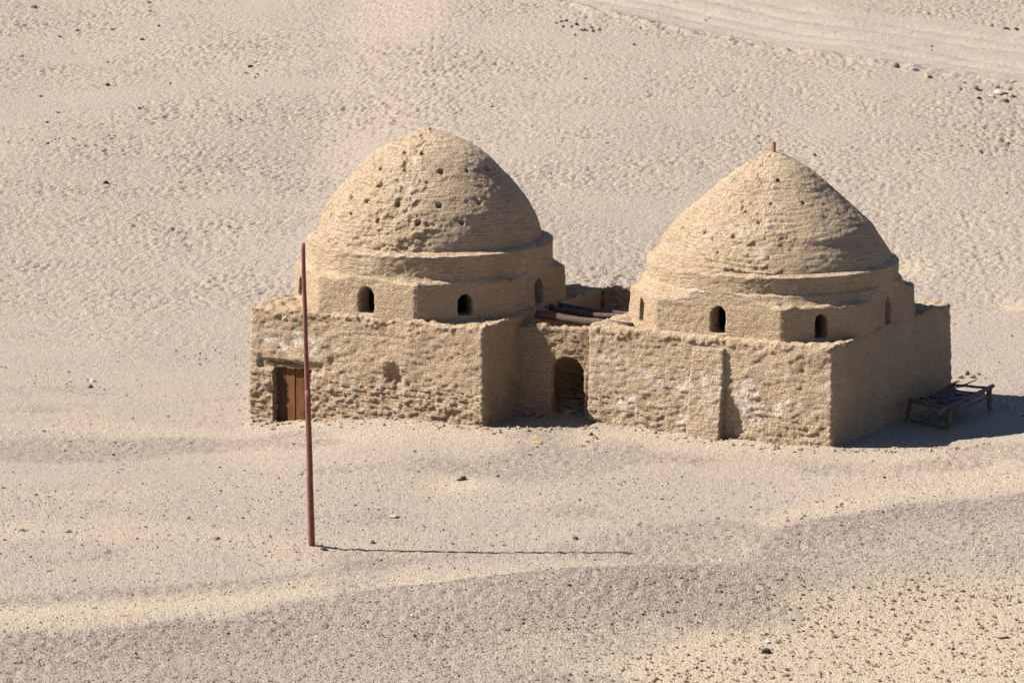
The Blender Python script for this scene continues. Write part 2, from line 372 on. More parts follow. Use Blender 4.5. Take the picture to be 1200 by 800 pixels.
# ------------------------------------------------------------------ mud brick building blocks
def voxelize(bm, cutters, voxel, pre=None):
    """union / cut the rough solid, then an even skin of small faces to wear down"""
    me = bpy.data.meshes.new('tmp'); bmesh.ops.recalc_face_normals(bm, faces=bm.faces[:]); bm.to_mesh(me); bm.free()
    o = bpy.data.objects.new('tmp', me); link(o); tmp = []
    for cb in cutters:
        cm = bpy.data.meshes.new('cut'); bmesh.ops.recalc_face_normals(cb, faces=cb.faces[:]); cb.to_mesh(cm); cb.free()
        c = bpy.data.objects.new('cut', cm); link(c); tmp.append(c)
        md = o.modifiers.new('b', 'BOOLEAN'); md.operation = 'DIFFERENCE'; md.object = c; md.solver = 'EXACT'
    md = o.modifiers.new('r', 'REMESH'); md.mode = 'VOXEL'; md.voxel_size = voxel; md.use_smooth_shade = True
    dg = bpy.context.evaluated_depsgraph_get(); dg.update()
    me2 = bpy.data.meshes.new_from_object(o.evaluated_get(dg))
    n = len(me2.vertices); co = np.zeros(n * 3, np.float32); me2.vertices.foreach_get('co', co)
    no = np.zeros(n * 3, np.float32); me2.vertex_normals.foreach_get('vector', no)
    co = co.reshape(-1, 3).astype(float); no = no.reshape(-1, 3).astype(float)
    bpy.data.objects.remove(o)
    for c in tmp: bpy.data.objects.remove(c)
    return me2, co, no
def finish(name, me, co, attrs, mat_, parent):
    me.vertices.foreach_set('co', co.astype(np.float32).ravel()); me.name = name
    for k, v in attrs.items():
        if v.ndim == 1:
            a = me.attributes.new(k, 'FLOAT', 'POINT'); a.data.foreach_set('value', v.astype(np.float32))
        else:
            a = me.attributes.new(k, 'FLOAT_VECTOR', 'POINT'); a.data.foreach_set('vector', v.astype(np.float32).ravel())
    me.materials.clear(); me.materials.append(mat_); me.polygons.foreach_set('use_smooth', np.full(len(me.polygons), True)); me.update()
    o = bpy.data.objects.new(name, me); link(o)
    if parent: o.parent = parent
    return o
def lumps(co, seed, amp=1.0):
    x, y, z = co.T
    return amp * (0.060 * perlin(x / 1.1, y / 1.1, z / 1.1, seed) + 0.030 * perlin(x / 0.42, y / 0.42, z / 0.33, seed + 1)
                  + 0.030 * perlin(x / 0.19, y / 0.19, z / 0.13, seed + 2) + 0.014 * perlin(x / 0.10, y / 0.10, z / 0.085, seed + 3))
def pits_disp(co, pits):
    d = np.zeros(len(co))
    for (px, py, pz, r, rz, dep) in pits:
        q = (np.abs(co[:, 0] - px) / r) ** 2.6 + (np.abs(co[:, 1] - py) / r) ** 2.6 + (np.abs(co[:, 2] - pz) / rz) ** 2.6
        m = q < 6; q = q + np.where(m, 0.9 * perlin(co[:, 0] / 0.09, co[:, 1] / 0.09, co[:, 2] / 0.09, 3) * np.minimum(q, 1.5), 0)
        d += dep * np.exp(-q ** 1.6)
    return d
def bricks(u, v, seed, bw=0.27, bh=0.10):
    """each brick sits a little further in or out than its neighbours"""
    row = np.floor(v / bh); c = np.floor(u / bw + 0.5 * (row % 2))
    h = _h(c, row, np.zeros_like(c) + 5, seed) & 1023
    return h / 511.5 - 1

def base_block(name, parent, a, b, back, left, worn, ztop, seed, mat_, pits, cutters, salt_fn=None, zbot=-1.3, voxel=0.045):
    bm = bmesh.new(); add_box(bm, (-a / 2 - 0.05 - left, -b / 2 - 0.05, zbot), (a / 2 + 0.05, b / 2 + 0.05 + back, ztop), taper=0.09, bevel=0.10)
    me, co, no = voxelize(bm, cutters, voxel)
    x, y, z = co.T
    side = 1 - sstep(0.5, 0.9, no[:, 2])
    low = worn * sstep(1.7, 0.5, z + 0.35 * perlin(x / 1.5, y / 1.5, 0, seed + 9))
    u = x + y
    d = lumps(co, seed, 0.9) * (0.85 + 0.15 * low * side)
    d += side * (0.012 + 0.026 * low) * bricks(u, z + 0.04 * perlin(u / 1.5, z, 0, seed + 7), seed)
    d += side * low * (0.075 * np.abs(perlin(u / 0.24, z / 0.11, 3.0, seed + 4)) - 0.045 * np.abs(perlin(u / 1.3, z / 0.7, 3.0, seed + 14)) - 0.02)
    edge = np.exp(-((ztop - z) / 0.35) ** 2) * side
    d += edge * (0.07 * perlin(x / 0.5, y / 0.5, z / 0.5, seed + 5) + 0.10 * np.abs(perlin(x / 0.22, y / 0.22, z / 0.16, seed + 15))) 
    d -= pits_disp(co, pits)
    co2 = co + no * d[:, None]
    # worn wall head: higher mud lumps along the edge, a hollow behind it
    top = sstep(ztop - 0.45, ztop - 0.02, z)
    rim = np.minimum(np.minimum(a / 2 + left * (x < 0) - np.abs(x), b / 2 + back * (y > 0) - np.abs(y)), 1.0)
    co2[:, 2] += top * (0.10 * perlin(x / 1.6, y / 1.6, 0, seed + 6) + 0.10 * perlin(x / 0.24, y / 0.24, 0, seed + 8) - 0.10 * sstep(0.15, 0.7, rim))
    salt = salt_fn(x, y, z) if salt_fn else np.zeros(len(x))
    brick = side * (0.45 + 0.55 * low)
    return finish(name, me, co2, dict(bk=np.stack([u, z, 0 * u], 1), salt=salt, brick=brick), mat_, parent)

def arch_cutter(w_, h_, z0, depth0, depth1, ang, pointed=0.0, x_off=0.0):
    """window-shaped solid through the wall, facing local angle ang (0 = front, -Y)"""
    bm = bmesh.new(); pts = [(-w_ / 2, 0), (w_ / 2, 0)]
    n = 10
    for i in range(n + 1):
        t = math.pi * i / n
        pts.append((w_ / 2 * math.cos(t), h_ - w_ / 2 + (w_ / 2 + pointed * math.sin(t) ** 3) * math.sin(t)))
    m = Matrix.Rotation(ang, 4, 'Z')
    fa = [bm.verts.new(m @ Vector((p[0] + x_off, -depth0, z0 + p[1]))) for p in pts]
    fb = [bm.verts.new(m @ Vector((p[0] + x_off, -depth1, z0 + p[1]))) for p in pts]
    bm.faces.new(fa); bm.faces.new(fb[::-1]); k = len(pts)
    for i in range(k): bm.faces.new((fa[i], fa[(i + 1) % k], fb[(i + 1) % k], fb[i]))
    return bm
def drum(name, parent, Rr, half, z0, z1, seed, mat_, win, inner=3.45, voxel=0.045):
    poly = []
    for k in range(4):
        for s in (-1, 1):
            t = k * 90 + s * half
            poly.append((Rr * math.sin(R(t)), -Rr * math.cos(R(t))))
    bm = bmesh.new(); add_prism(bm, poly, z0, z1, 0.985)
    es = [e for e in bm.edges if not (abs(e.verts[0].co.z - z0) < 1e-4 and abs(e.verts[1].co.z - z0) < 1e-4)]
    bmesh.ops.bevel(bm, geom=es, offset=0.06, segments=2, affect='EDGES')
    inn = bmesh.new(); add_prism(inn, [(inner * math.sin(R(i * 7.5)), -inner * math.cos(R(i * 7.5))) for i in range(48)], z0 - 0.2, z1 + 0.2)
    cut = [inn] + [arch_cutter(*wd) for wd in win]
    me, co, no = voxelize(bm, cut, voxel)
    x, y, z = co.T; side = 1 - sstep(0.5, 0.9, np.abs(no[:, 2]))
    az = np.arctan2(x, -y); u = az * Rr
    lit = 0.45 + 0.55 * sstep(R(-5), R(-25), np.abs(az + R(60)) - R(75))
    d = lumps(co, seed, 0.62) * np.where(az > R(0), 0.55, 1.0)
    d += side * 0.007 * bricks(u, z, seed)
    co2 = co + no * d[:, None]
    co2[:, 2] += sstep(z1 - 0.15, z1, z) * (0.08 * perlin(x / 0.26, y / 0.26, 0, seed + 6))
    salt = 0.35 * sstep(0.1, 0.5, perlin(x / 1.5, y / 1.5, z / 1.5, seed + 4))
    return finish(name, me, co2, dict(bk=np.stack([u, z, 0 * u], 1), salt=salt, brick=0.55 * side), mat_, parent)
def lathe(name, parent, prof, seed, mat_, pits=(), seg=600, step=0.04, amp=1.0, course=0.0, rim=0.0, clip=None):
    pz = np.array([p[0] for p in prof], float); pr = np.array([p[1] for p in prof], float)
    s = np.concatenate([[0], np.cumsum(np.hypot(np.diff(pz), np.diff(pr)))])
    n = int(s[-1] / step) + 2; ss = np.linspace(0, s[-1], n)
    z1 = np.interp(ss, s, pz); r1 = np.interp(ss, s, pr)
    if not rim:
        k = np.array([0.15, 0.2, 0.3, 0.2, 0.15]); z1[2:-2] = np.convolve(z1, k, 'valid'); r1[2:-2] = np.convolve(r1, k, 'valid')
    dz = np.gradient(z1, ss); dr = np.gradient(r1, ss)
    th = np.arange(seg) / seg * 2 * math.pi
    A, Zz = np.meshgrid(th, z1); _, Rr = np.meshgrid(th, r1); _, NZ = np.meshgrid(th, -dr); _, NR = np.meshgrid(th, dz)
    A, Zz, Rr, NZ, NR = [v.ravel() for v in (A, Zz, Rr, NZ, NR)]
    if clip:                       # keep the slope inside the eight-sided drum under it
        Ro, half = clip; a4 = (A + R(half)) % (math.pi / 2) - R(half)
        oct_r = np.where(np.abs(a4) < R(half), Ro * math.cos(R(half)) / np.cos(a4), Ro * math.cos(R(45 - half)) / np.cos(a4 - math.pi / 4))
        Rr = np.minimum(Rr, oct_r - 0.05)
    x = Rr * np.sin(A); y = -Rr * np.cos(A)
    co = np.stack([x, y, Zz], 1); no = np.stack([NR * np.sin(A), -NR * np.cos(A), NZ], 1)
    az = np.where(A > math.pi, A - 2 * math.pi, A)
    coarse = 0.30 + 0.95 * (1 - sstep(R(18), R(42), az + 0.30 * perlin(x, y, Zz, seed + 20)) * sstep(R(179), R(150), az))
    d = lumps(co, seed, amp) * coarse
    d += coarse * amp * 0.030 * np.abs(perlin(x / 0.16, y / 0.16, Zz / 0.09, seed + 21)) - coarse * amp * 0.018 * sstep(0.30, 0.55, perlin(x / 0.35, y / 0.35, Zz / 0.25, seed + 22))
    # patches of crust with broken edges
    f1 = sstep(0.02, 0.10, perlin(x / 0.55, y / 0.55, Zz / 0.30, seed + 30)); f2 = sstep(0.05, 0.14, perlin(x / 0.26, y / 0.26, Zz / 0.13, seed + 31))
    d += amp * coarse * (0.026 * f1 + 0.018 * f2 - 0.020)
    if course:
        c = Zz / 0.19 + 0.9 * perlin(x / 2, y / 2, Zz / 2, seed + 23)
        d += course * coarse * (0.25 + 2.2 * sstep(-.1, .45, perlin(az * 3, Zz * 1.4, 0, seed + 27))) * np.sin(2 * math.pi * c) * (0.4 + 0.9 * np.abs(perlin(x / 1.2, y / 1.2, Zz / 0.3, seed + 24)))
    d -= 0.02 * amp * coarse + 0.015
    d -= pits_disp(co, pits)
    fade = np.clip(Rr / 0.3, 0, 1)
    co = co + no * (d * fade)[:, None]
    if rim: co[:, 2] += 0.05 * perlin(x / 0.28, y / 0.28, 0, seed + 26) * coarse
    i = np.arange(n * seg).reshape(n, seg); j = np.roll(i, -1, axis=1)
    q = np.stack([i[:-1], j[:-1], j[1:], i[1:]], -1).reshape(-1, 4)
    u = az * np.maximum(Rr, 1.0)
    salt = 0.4 * sstep(0.05, 0.5, perlin(x / 1.8, y / 1.8, Zz / 1.5, seed + 25))
    return mesh_np(name, co, q, mat_, parent, attrs=dict(bk=np.stack([u, Zz, 0 * u], 1), salt=salt, brick=np.full(len(u), 0.40)))
def pit_list(prof, theta, lst, seed, k=1.0):
    rnd = random.Random(seed); out = []
    ps = sorted(prof)
    for az, z in lst:
        a = R(az + theta); r = float(np.interp(z, [p[0] for p in ps], [p[1] for p in ps]))
        sz = k * rnd.uniform(0.05, 0.095)
        out.append((r * math.sin(a), -r * math.cos(a), z, sz, sz * 0.95, rnd.uniform(0.15, 0.22)))
    return out

# ------------------------------------------------------------------ left tomb
TH_L, TH_R = 28.8, 28.0
LC = (-2.75, 140.9, 0.0); RC = (8.50, 137.5, 0.0)
tl = empty('mud_brick_tomb', LC, -R(TH_L))
tag(tl, 'left domed mud brick tomb with a rounded dome and a plank door', 'tomb')
A_L, B_L = 8.93, 8.63
u0 = -A_L / 2; yf = -B_L / 2
def salt_left(x, y, z):
    f = (y < yf + 0.4)
    return f * (np.exp(-(((x - u0 - 1.9) / 1.2) ** 2 + ((z - 2.15) / 0.33) ** 2) ** 1.5) * 2.2 + 0.25)
dcut = bmesh.new(); add_box(dcut, (u0 + 0.94, yf - 0.5, -1.0), (u0 + 2.36, yf + 0.42, 1.28))
lcut = bmesh.new(); add_box(lcut, (u0 + 0.34, yf - 0.5, 1.2), (u0 + 2.88, yf + 0.12, 1.56))
base_block('wall', tl, A_L, B_L, 0.0, 0.0, 1.0, 3.30, 101, M_adobe,
           [(u0 + 5.55, yf, 1.45, 0.27, 0.33, 0.17), (u0 + 5.75, yf, 1.15, 0.18, 0.3, 0.12), (u0 + 3.3, yf, 1.72, 0.22, 0.22, 0.05)],
           [dcut, lcut], salt_left)
WIN_L = []
apo_m, apo_c = 4.61 * math.cos(R(24)), 4.61 * math.cos(R(21))
for k in range(4):
    WIN_L.append((0.56, 0.84, 3.36, 3.0, 5.2, R(90 * k), 0.04, 0.0))
    WIN_L.append((0.50, 0.70, 3.36, 3.0, 5.2, R(90 * k + 45), 0.0, -0.8 if k == 3 else 0.05))
drum('drum', tl, 4.61, 24, 2.9, 4.47, 121, M_adobe2, WIN_L)
PROF_L = [(5.10, 3.78), (5.33, 3.77), (5.54, 3.75), (5.77, 3.69), (6.0, 3.60), (6.26, 3.47), (6.52, 3.35), (6.75, 3.18), (7.09, 2.92), (7.32, 2.71), (7.55, 2.48), (7.84, 2.22), (8.07, 1.98), (8.29, 1.71), (8.5, 1.37), (8.7, 0.93), (8.84, 0.51), (8.90, 0.23), (8.93, 0.01)]
PITS_L = [(-33, 8.42), (-7, 8.39), (-47, 7.86), (-21, 7.86), (-37, 7.37), (-57, 6.89), (-41, 6.89), (-19, 6.89), (-49, 6.44), (-29, 6.34), (-5, 6.31), (11, 7.84), (7, 6.85), (35, 7.81), (19, 6.31), (59, 7.81), (33, 6.85), (79, 6.99), (-70, 7.4), (-80, 6.5), (-100, 7.3), (-120, 6.6), (110, 7.6), (150, 7.0), (-160, 7.2), (100, 6.4)]
lathe('ledge', tl, [(4.36, 4.34), (4.50, 4.22), (4.60, 4.13), (5.18, 4.13), (5.30, 4.14), (5.33, 4.04), (5.39, 3.86), (5.42, 3.6)], 141, M_dome, amp=0.35, rim=1, clip=(4.61, 24))
lathe('dome', tl, PROF_L, 161, M_dome, pit_list(PROF_L, TH_L, PITS_L, 5), amp=1.0, course=0.006)
# door
def plank_door(parent, x0, x1, z0, z1, y):
    d = empty('door', (0, 0, 0)); d.parent = parent
    n = 4; wd = (x1 - x0) / n
    for i in range(n):
        bm = bmesh.new(); add_box(bm, (x0 + i * wd + 0.008, y - 0.02 * (i % 2), z0), (x0 + (i + 1) * wd - 0.008, y + 0.05, z1 - 0.015 * (i % 3)), bevel=0.006)
        bm_obj('plank', bm, M_door_dark if i in (0, 3) else M_door, d)
    for zz in (z0 + 0.3, z1 - 0.45):
        bm = bmesh.new(); add_box(bm, (x0 + 0.03, y + 0.052, zz), (x1 - 0.03, y + 0.1, zz + 0.1)); bm_obj('batten', bm, M_door_dark, d)
    return d
plank_door(tl, u0 + 0.98, u0 + 2.32, -0.62, 1.27, yf + 0.26)
bm = bmesh.new(); add_box(bm, (-1.23, -0.02, -0.085), (1.23, 0.30, 0.085), bevel=0.025)
bmesh.ops.subdivide_edges(bm, edges=[e for e in bm.edges if e.calc_length() > 1.5], cuts=14)
for v in bm.verts:
    k = float(perlin(v.co.x * 2.1, v.co.z * 5, v.co.y * 5, 61)); v.co.z += 0.045 * k + 0.03 * math.cos(v.co.x * 1.3) * (v.co.z < 0); v.co.y += 0.03 * k
lo_ = bm_obj('lintel', bm, M_lintel, tl, True); lo_.location = (u0 + 1.62, yf + 0.13, 1.41); lo_.rotation_euler = (0, R(1.6), 0)
bm = bmesh.new(); add_tube(bm, [(u0 + 0.85, yf - 0.03, -0.64), (u0 + 1.6, yf - 0.06, -0.66), (u0 + 2.25, yf - 0.05, -0.62)], [0.07, 0.09, 0.08], 7, 0.1, 4)
bm_obj('threshold', bm, M_lintel, tl)
bm = bmesh.new()
add_tube(bm, [(0.03, -0.02, 8.86), (0.05, -0.03, 8.99)], [0.05, 0.03], 6, 0.1, 8)
bm_obj('apex_peg', bm, M_log, tl)

# ------------------------------------------------------------------ right tomb
tr_ = empty('mud_brick_tomb', RC, -R(TH_R))
tag(tr_, 'right domed mud brick tomb with a pointed dome and a buttress in front', 'tomb')
A_R, B_R = 8.45, 9.25
v0 = -A_R / 2; yr = -B_R / 2
def salt_right(x, y, z):
    f = (y < yr + 0.4); u = x - v0
    s = 0.75 * np.exp(-((z - 1.75) / 0.75) ** 2) * sstep(-0.25, 0.3, perlin(x / 1.3, z / 0.8, 0, 77))
    for (cu, cz, ru, rz, a) in ((0.95, 0.85, 0.35, 0.3, 2.0), (1.45, 0.9, 0.12, 0.6, 1.4), (1.55, 0.12, 0.25, 0.14, 1.6), (3.25, 0.3, 0.25, 0.4, 2.2), (5.5, 1.2, 0.45, 0.9, 1.8), (6.9, 1.2, 0.8, 0.3, 1.2), (3.0, 1.6, 0.5, 0.6, 1.1), (0.5, 1.9, 0.6, 0.3, 1.1)):
        s = s + a * np.exp(-(((u - cu) / ru) ** 2 + ((z - cz) / rz) ** 2) ** 1.3)
    return f * s
base_block('wall', tr_, A_R, B_R, 0.65, 0.2, 0.45, 3.26, 201, M_adobe2,
           [(v0 + 0.15, yr, -0.05, 0.22, 0.2, 0.16), (v0 + 7.45, yr, 2.55, 0.10, 0.3, 0.03)], [], salt_right)
WIN_R = []
for k in range(4):
    WIN_R.append((0.52, 0.84, 3.30, 3.0, 5.2, R(90 * k), 0.03, 0.0))
    WIN_R.append((0.44, 0.76, 3.26, 3.0, 5.2, R(90 * k + 45), 0.03, 0.0))
drum('drum', tr_, 4.74, 28.5, 2.8, 4.31, 221, M_adobe2, WIN_R)
PROF_R = [(5.05, 3.97), (5.27, 3.92), (5.53, 3.78), (5.78, 3.61), (6.03, 3.42), (6.26, 3.29), (6.48, 3.08), (6.71, 2.83), (6.96, 2.55), (7.19, 2.28), (7.47, 1.96), (7.75, 1.66), (7.97, 1.40), (8.19, 1.12), (8.36, 0.84), (8.5, 0.56), (8.61, 0.28), (8.66, 0.01)]
PITS_R = [(3, 7.93), (23, 7.27), (-5, 7.27), (-25, 7.05), (-13, 6.76), (-69, 6.35), (-47, 6.37), (-27, 6.33), (-33, 5.83), (-110, 6.9), (140, 7.1), (-150, 6.4)]
lathe('ledge', tr_, [(4.20, 4.48), (4.34, 4.36), (4.46, 4.27), (4.60, 4.22), (4.64, 4.12), (5.06, 4.13), (5.17, 4.13), (5.20, 4.05), (5.26, 3.93), (5.28, 3.7)], 241, M_dome, amp=0.35, rim=1, clip=(4.74, 28.5))
lathe('dome', tr_, PROF_R, 261, M_dome, pit_list(PROF_R, TH_R, PITS_R, 6, 0.7), amp=0.9, course=0.016)
# buttress, a wedge leaning on the front wall
bm = bmesh.new()
X0, X1 = v0 + 3.52, v0 + 4.74
vv = [bm.verts.new(p) for p in ((X0, yr + 0.2, -1.0), (X1, yr + 0.2, -1.0), (X1, yr - 0.62, -1.0), (X0, yr - 0.62, -1.0), (X0 + .03, yr + 0.2, 2.92), (X1 - .03, yr + 0.2, 2.92), (X1 - .03, yr - 0.02, 2.92), (X0 + .03, yr - 0.02, 2.92))]
for q in ((0, 1, 2, 3), (4, 5, 6, 7), (0, 1, 5, 4), (1, 2, 6, 5), (2, 3, 7, 6), (3, 0, 4, 7)): bm.faces.new([vv[i] for i in q])
bmesh.ops.bevel(bm, geom=bm.edges[:], offset=0.04, segments=2, affect='EDGES')
me, co, no = voxelize(bm, [], 0.04)
d = lumps(co, 281, 0.8); u = co[:, 0] + co[:, 1]
d += 0.012 * bricks(u, co[:, 2], 281)
finish('buttress', me, co + no * d[:, None], dict(bk=np.stack([u, co[:, 2], 0 * u], 1), salt=0.8 * np.exp(-((co[:, 2] - 1.6) / 0.8) ** 2), brick=np.full(len(u), 0.7)), M_adobe2, tr_)
bm = bmesh.new(); add_tube(bm, [(0.03, -0.03, 8.50), (0.03, -0.03, 8.98)], [0.06, 0.055], 8, 0.05, 9)
bm_obj('finial', bm, M_stub, tr_)

# ------------------------------------------------------------------ walls between the tombs
def wall_piece(name, label, p0, p1, thick, z0, z1, seed, cutter=None, ragged=0.12):
    p0 = Vector((*p0, 0)); p1 = Vector((*p1, 0)); Ln = (p1 - p0).length; ang = math.atan2(p1.y - p0.y, p1.x - p0.x)
    e = empty(name, p0, ang); tag(e, label, 'wall')
    bm = bmesh.new(); add_box(bm, (0, 0, z0), (Ln, thick, z1), taper=0.02, bevel=0.06)
    me, co, no = voxelize(bm, [cutter] if cutter else [], 0.04)
    x, y, z = co.T
    d = lumps(co, seed, 0.8) + 0.012 * bricks(x, z, seed)
    c2 = co + no * d[:, None]; c2[:, 2] += sstep(z1 - 0.35, z1, z) * ragged * (perlin(x / 0.6, y / 0.6, 0, seed) + 0.8 * perlin(x / 0.17, y / 0.25, 0, seed + 1))
    finish('wall', me, c2, dict(bk=np.stack([x + y, z, 0 * x], 1), salt=0 * x, brick=np.full(len(x), 0.9)), M_adobe, e)
    return e
# front link wall, with the arched passage
ac = arch_cutter(1.14, 1.98, 0.08, 1.5, -1.5, 0.0, 0.0, 1.84)
wall_piece('archway_wall', 'low mud brick wall with an arched opening between the two tombs', (0.05, 137.00), (3.75, 135.75), 0.5, -0.8, 3.03, 301, ac)
wall_piece('courtyard_wall', 'ragged rear wall closing the gap behind the roof logs', (3.02, 142.1), (6.7, 140.1), 0.5, -0.8, 3.42, 321, None, 0.25)

def log(label, pts, rad, seed):
    bm = bmesh.new(); P = []
    for i in range(len(pts) - 1):
        for k in range(5):
            t = k / 5; P.append(Vector(pts[i]).lerp(Vector(pts[i + 1]), t))
    P.append(Vector(pts[-1])); rnd = random.Random(seed)
    base = P[0].copy(); P = [p - base + Vector((0, rnd.uniform(-.015, .015), rnd.uniform(-.015, .015))) for p in P]
    rr = [rad * (1 - 0.2 * i / len(P)) for i in range(len(P))]
    add_tube(bm, P, rr, 12, 0.09, seed)
    o = bm_obj('roof_log', bm, M_log, None, True); o.location = base
    tag(o, label, 'log', 'dark logs laid across the gap between the tombs'); return o
log('front and thicker of the dark logs spanning the gap between the tombs', [(0.80, 137.6, 3.28), (2.0, 137.0, 3.20), (3.9, 136.0, 3.16)], 0.14, 1)
log('dark log just behind the thickest one above the courtyard gap', [(1.25, 138.7, 3.30), (2.6, 138.0, 3.18), (4.3, 137.15, 3.20)], 0.11, 2)
log('thinnest and rearmost dark log above the courtyard gap', [(1.55, 139.3, 3.30), (3.0, 138.6, 3.18), (4.7, 137.8, 3.20)], 0.075, 3)

# ------------------------------------------------------------------ pole
px, py = -5.66, 117.75; pz = float(terrain(px, py)) - 0.08
pe = empty('wooden_pole', (px, py, pz)); tag(pe, 'tall thin red brown pole standing alone in the sand before the left tomb', 'pole')
bm = bmesh.new(); n = 24
P = [(-0.085 * i / n + 0.003 * math.sin(i * 0.5), 0, -0.4 + i / n * 4.95) for i in range(n + 1)]
add_tube(bm, P, [0.100 - 0.022 * i / n for i in range(n + 1)], 12, 0.03, 5); bm_obj('lower_pole', bm, M_pole, pe, True)
bm = bmesh.new()
P = [(-0.092 - 0.088 * (i / n) + 0.003 * math.sin(i * 0.6), 0.0, 4.35 + i / n * 4.38) for i in range(n + 1)]
add_tube(bm, P, [0.070 - 0.014 * i / n for i in range(n + 1)], 12, 0.03, 6); bm_obj('upper_pole', bm, M_pole, pe, True)

# ------------------------------------------------------------------ rough timber rack beside the right tomb
def add_bar(parent, name, p, q, r0, r1, mat_, seed, sag=0.0, seg=7):
    bm = bmesh.new(); rnd = random.Random(seed); p, q = Vector(p), Vector(q); n = 6; P = []
    for i in range(n + 1):
        t = i / n; v = p.lerp(q, t) + Vector((rnd.uniform(-1, 1), rnd.uniform(-1, 1), rnd.uniform(-1, 1))) * 0.012
        v.z -= sag * math.sin(math.pi * t); P.append(v)
    add_tube(bm, P, [r0 + (r1 - r0) * i / n for i in range(n + 1)], seg, 0.08, seed)
    return bm_obj(name, bm, mat_, parent, True)
gz = float(terrain(14.2, 136.0))
rk = empty('timber_rack', (14.2, 136.0, gz)); rk.scale.z = 0.88; tag(rk, 'low rickety timber rack with crooked rails in the shade beside the right tomb', 'rack')
def W(x, y, z): return (x - 14.2, y - 136.0, z)
c1, c2, c3, c4 = (12.95, 136.1), (14.15, 134.75), (15.75, 137.95), (14.6, 138.6)
add_bar(rk, 'rail', W(*c1, 0.84), W(14.35, 134.9, 0.74), 0.07, 0.065, M_rack, 1, 0.04)
add_bar(rk, 'rail', W(13.65, 134.45, 0.72), W(c3[0] + .12, c3[1] + .25, 0.92), 0.095, 0.07, M_rack, 2, 0.03)
add_bar(rk, 'rail', W(13.35, 136.3, 0.88), W(14.7, 138.7, 0.93), 0.05, 0.04, M_rack, 3, 0.05)
add_bar(rk, 'rail', W(c4[0], c4[1], 0.86), W(c3[0], c3[1], 0.86), 0.05, 0.05, M_rack, 4)
for i, ((x, y), z) in enumerate(((c1, .82), (c2, .72), (c3, .84), (c4, .82))):
    lx = 0.05 if i in (0,) else -0.05
    add_bar(rk, 'leg', W(x + lx * .5, y + .05, z), W(x - (0.12 if i < 2 else 0.0), y, -0.12), 0.075 if i < 2 else 0.095, 0.06 if i < 2 else 0.09, M_rack, 10 + i)
add_bar(rk, 'brace', W(14.3, 135.1, 0.68), W(13.8, 134.8, -0.02), 0.035, 0.03, M_rack, 20)
add_bar(rk, 'brace', W(14.9, 136.5, 0.52), W(15.65, 137.8, 0.58), 0.035, 0.03, M_rack, 21, 0.02)
for i, (a, b_) in enumerate((((14.2, 137.4, .84), (15.4, 138.9, .98)), ((13.2, 135.6, .82), (14.9, 136.3, .90)), ((13.5, 136.9, .86), (15.0, 135.9, .80)), ((14.3, 137.9, .84), (15.2, 138.3, .9)))):
    add_bar(rk, 'stick', W(*a), W(*b_), 0.035, 0.02, M_rack, 50 + i)
add_bar(rk, 'crossbar', W(12.95, 136.0, 0.08), W(14.0, 134.8, 0.06), 0.035, 0.035, M_rack, 22)
for i in range(7):
    t = (i + 0.7) / 8
    a = Vector(c1).lerp(Vector(c4), t); b_ = Vector(c2).lerp(Vector(c3), t)
    add_bar(rk, 'slat', W(a.x, a.y, 0.84 - .02 * (i % 2)), W(b_.x, b_.y, 0.80), 0.04, 0.035, M_rack, 30 + i, 0.07, 6)
# rag lying over the slats
nx_, ny_ = 26, 40; vv = []; qs = []
for j in range(ny_):
    for i in range(nx_):
        s, t = i / (nx_ - 1), j / (ny_ - 1)
        a = Vector(c1).lerp(Vector(c4), 0.12 + 0.62 * t); b_ = Vector(c2).lerp(Vector(c3), 0.10 + 0.62 * t)
        p = a.lerp(b_, 0.10 + 0.78 * s)
        vv.append((p.x, p.y, gz + 0.74 + 0.09 * float(perlin(p.x * 2.2, p.y * 2.0, 0, 9)) + 0.05 * float(perlin(p.x * 6, p.y * 5, 0, 8)) - 0.09 * math.sin(math.pi * s)))
for j in range(ny_ - 1):
    for i in range(nx_ - 1):
        k = j * nx_ + i; qs.append((k, k + 1, k + nx_ + 1, k + nx_))
rag = mesh_np('rag', np.array(vv), np.array(qs), M_cloth)
md = rag.modifiers.new('thickness', 'SOLIDIFY'); md.thickness = 0.02
tag(rag, 'dark crumpled rag lying on the timber rack beside the right tomb', 'rag')

# ------------------------------------------------------------------ stones
def stone_mesh(seed, sub=2, angular=0.35):
    bm = bmesh.new(); bmesh.ops.create_icosphere(bm, subdivisions=sub, radius=0.5)
    rnd = random.Random(seed); planes = [(Vector((rnd.gauss(0, 1), rnd.gauss(0, 1), rnd.gauss(0, 1))).normalized(), rnd.uniform(0.26, 0.42)) for _ in range(9)]
    for v in bm.verts:
        for n_, d_ in planes:
            t = v.co.dot(n_)
            if t > d_: v.co -= n_ * (t - d_)
        v.co *= 1 + 0.05 * rnd.uniform(-1, 1)
    me = bpy.data.meshes.new('stone'); bm.to_mesh(me); bm.free(); return me
_st = [stone_mesh(i) for i in range(8)]
_cache = {}
def stone(x, y, sx, sy, sz, kind, label, group=None, seed=0, sink=0.25, cat='stone', name='stone', z=None):
    k = (seed % 8, kind)
    if k not in _cache:
        me = _st[seed % 8].copy(); me.materials.append(ST[kind]); _cache[k] = me
    o = bpy.data.objects.new(name, _cache[k]); link(o)
    zz = float(terrain(x, y)) if z is None else z
    o.scale = (sx, sy, sz); o.rotation_euler = (0.15 * math.sin(seed), 0.2 * math.cos(seed * 2), seed * 1.7)
    o.location = (x, y, zz + sz * (0.5 - sink) * 0.8)
    tag(o, label, cat, group); return o
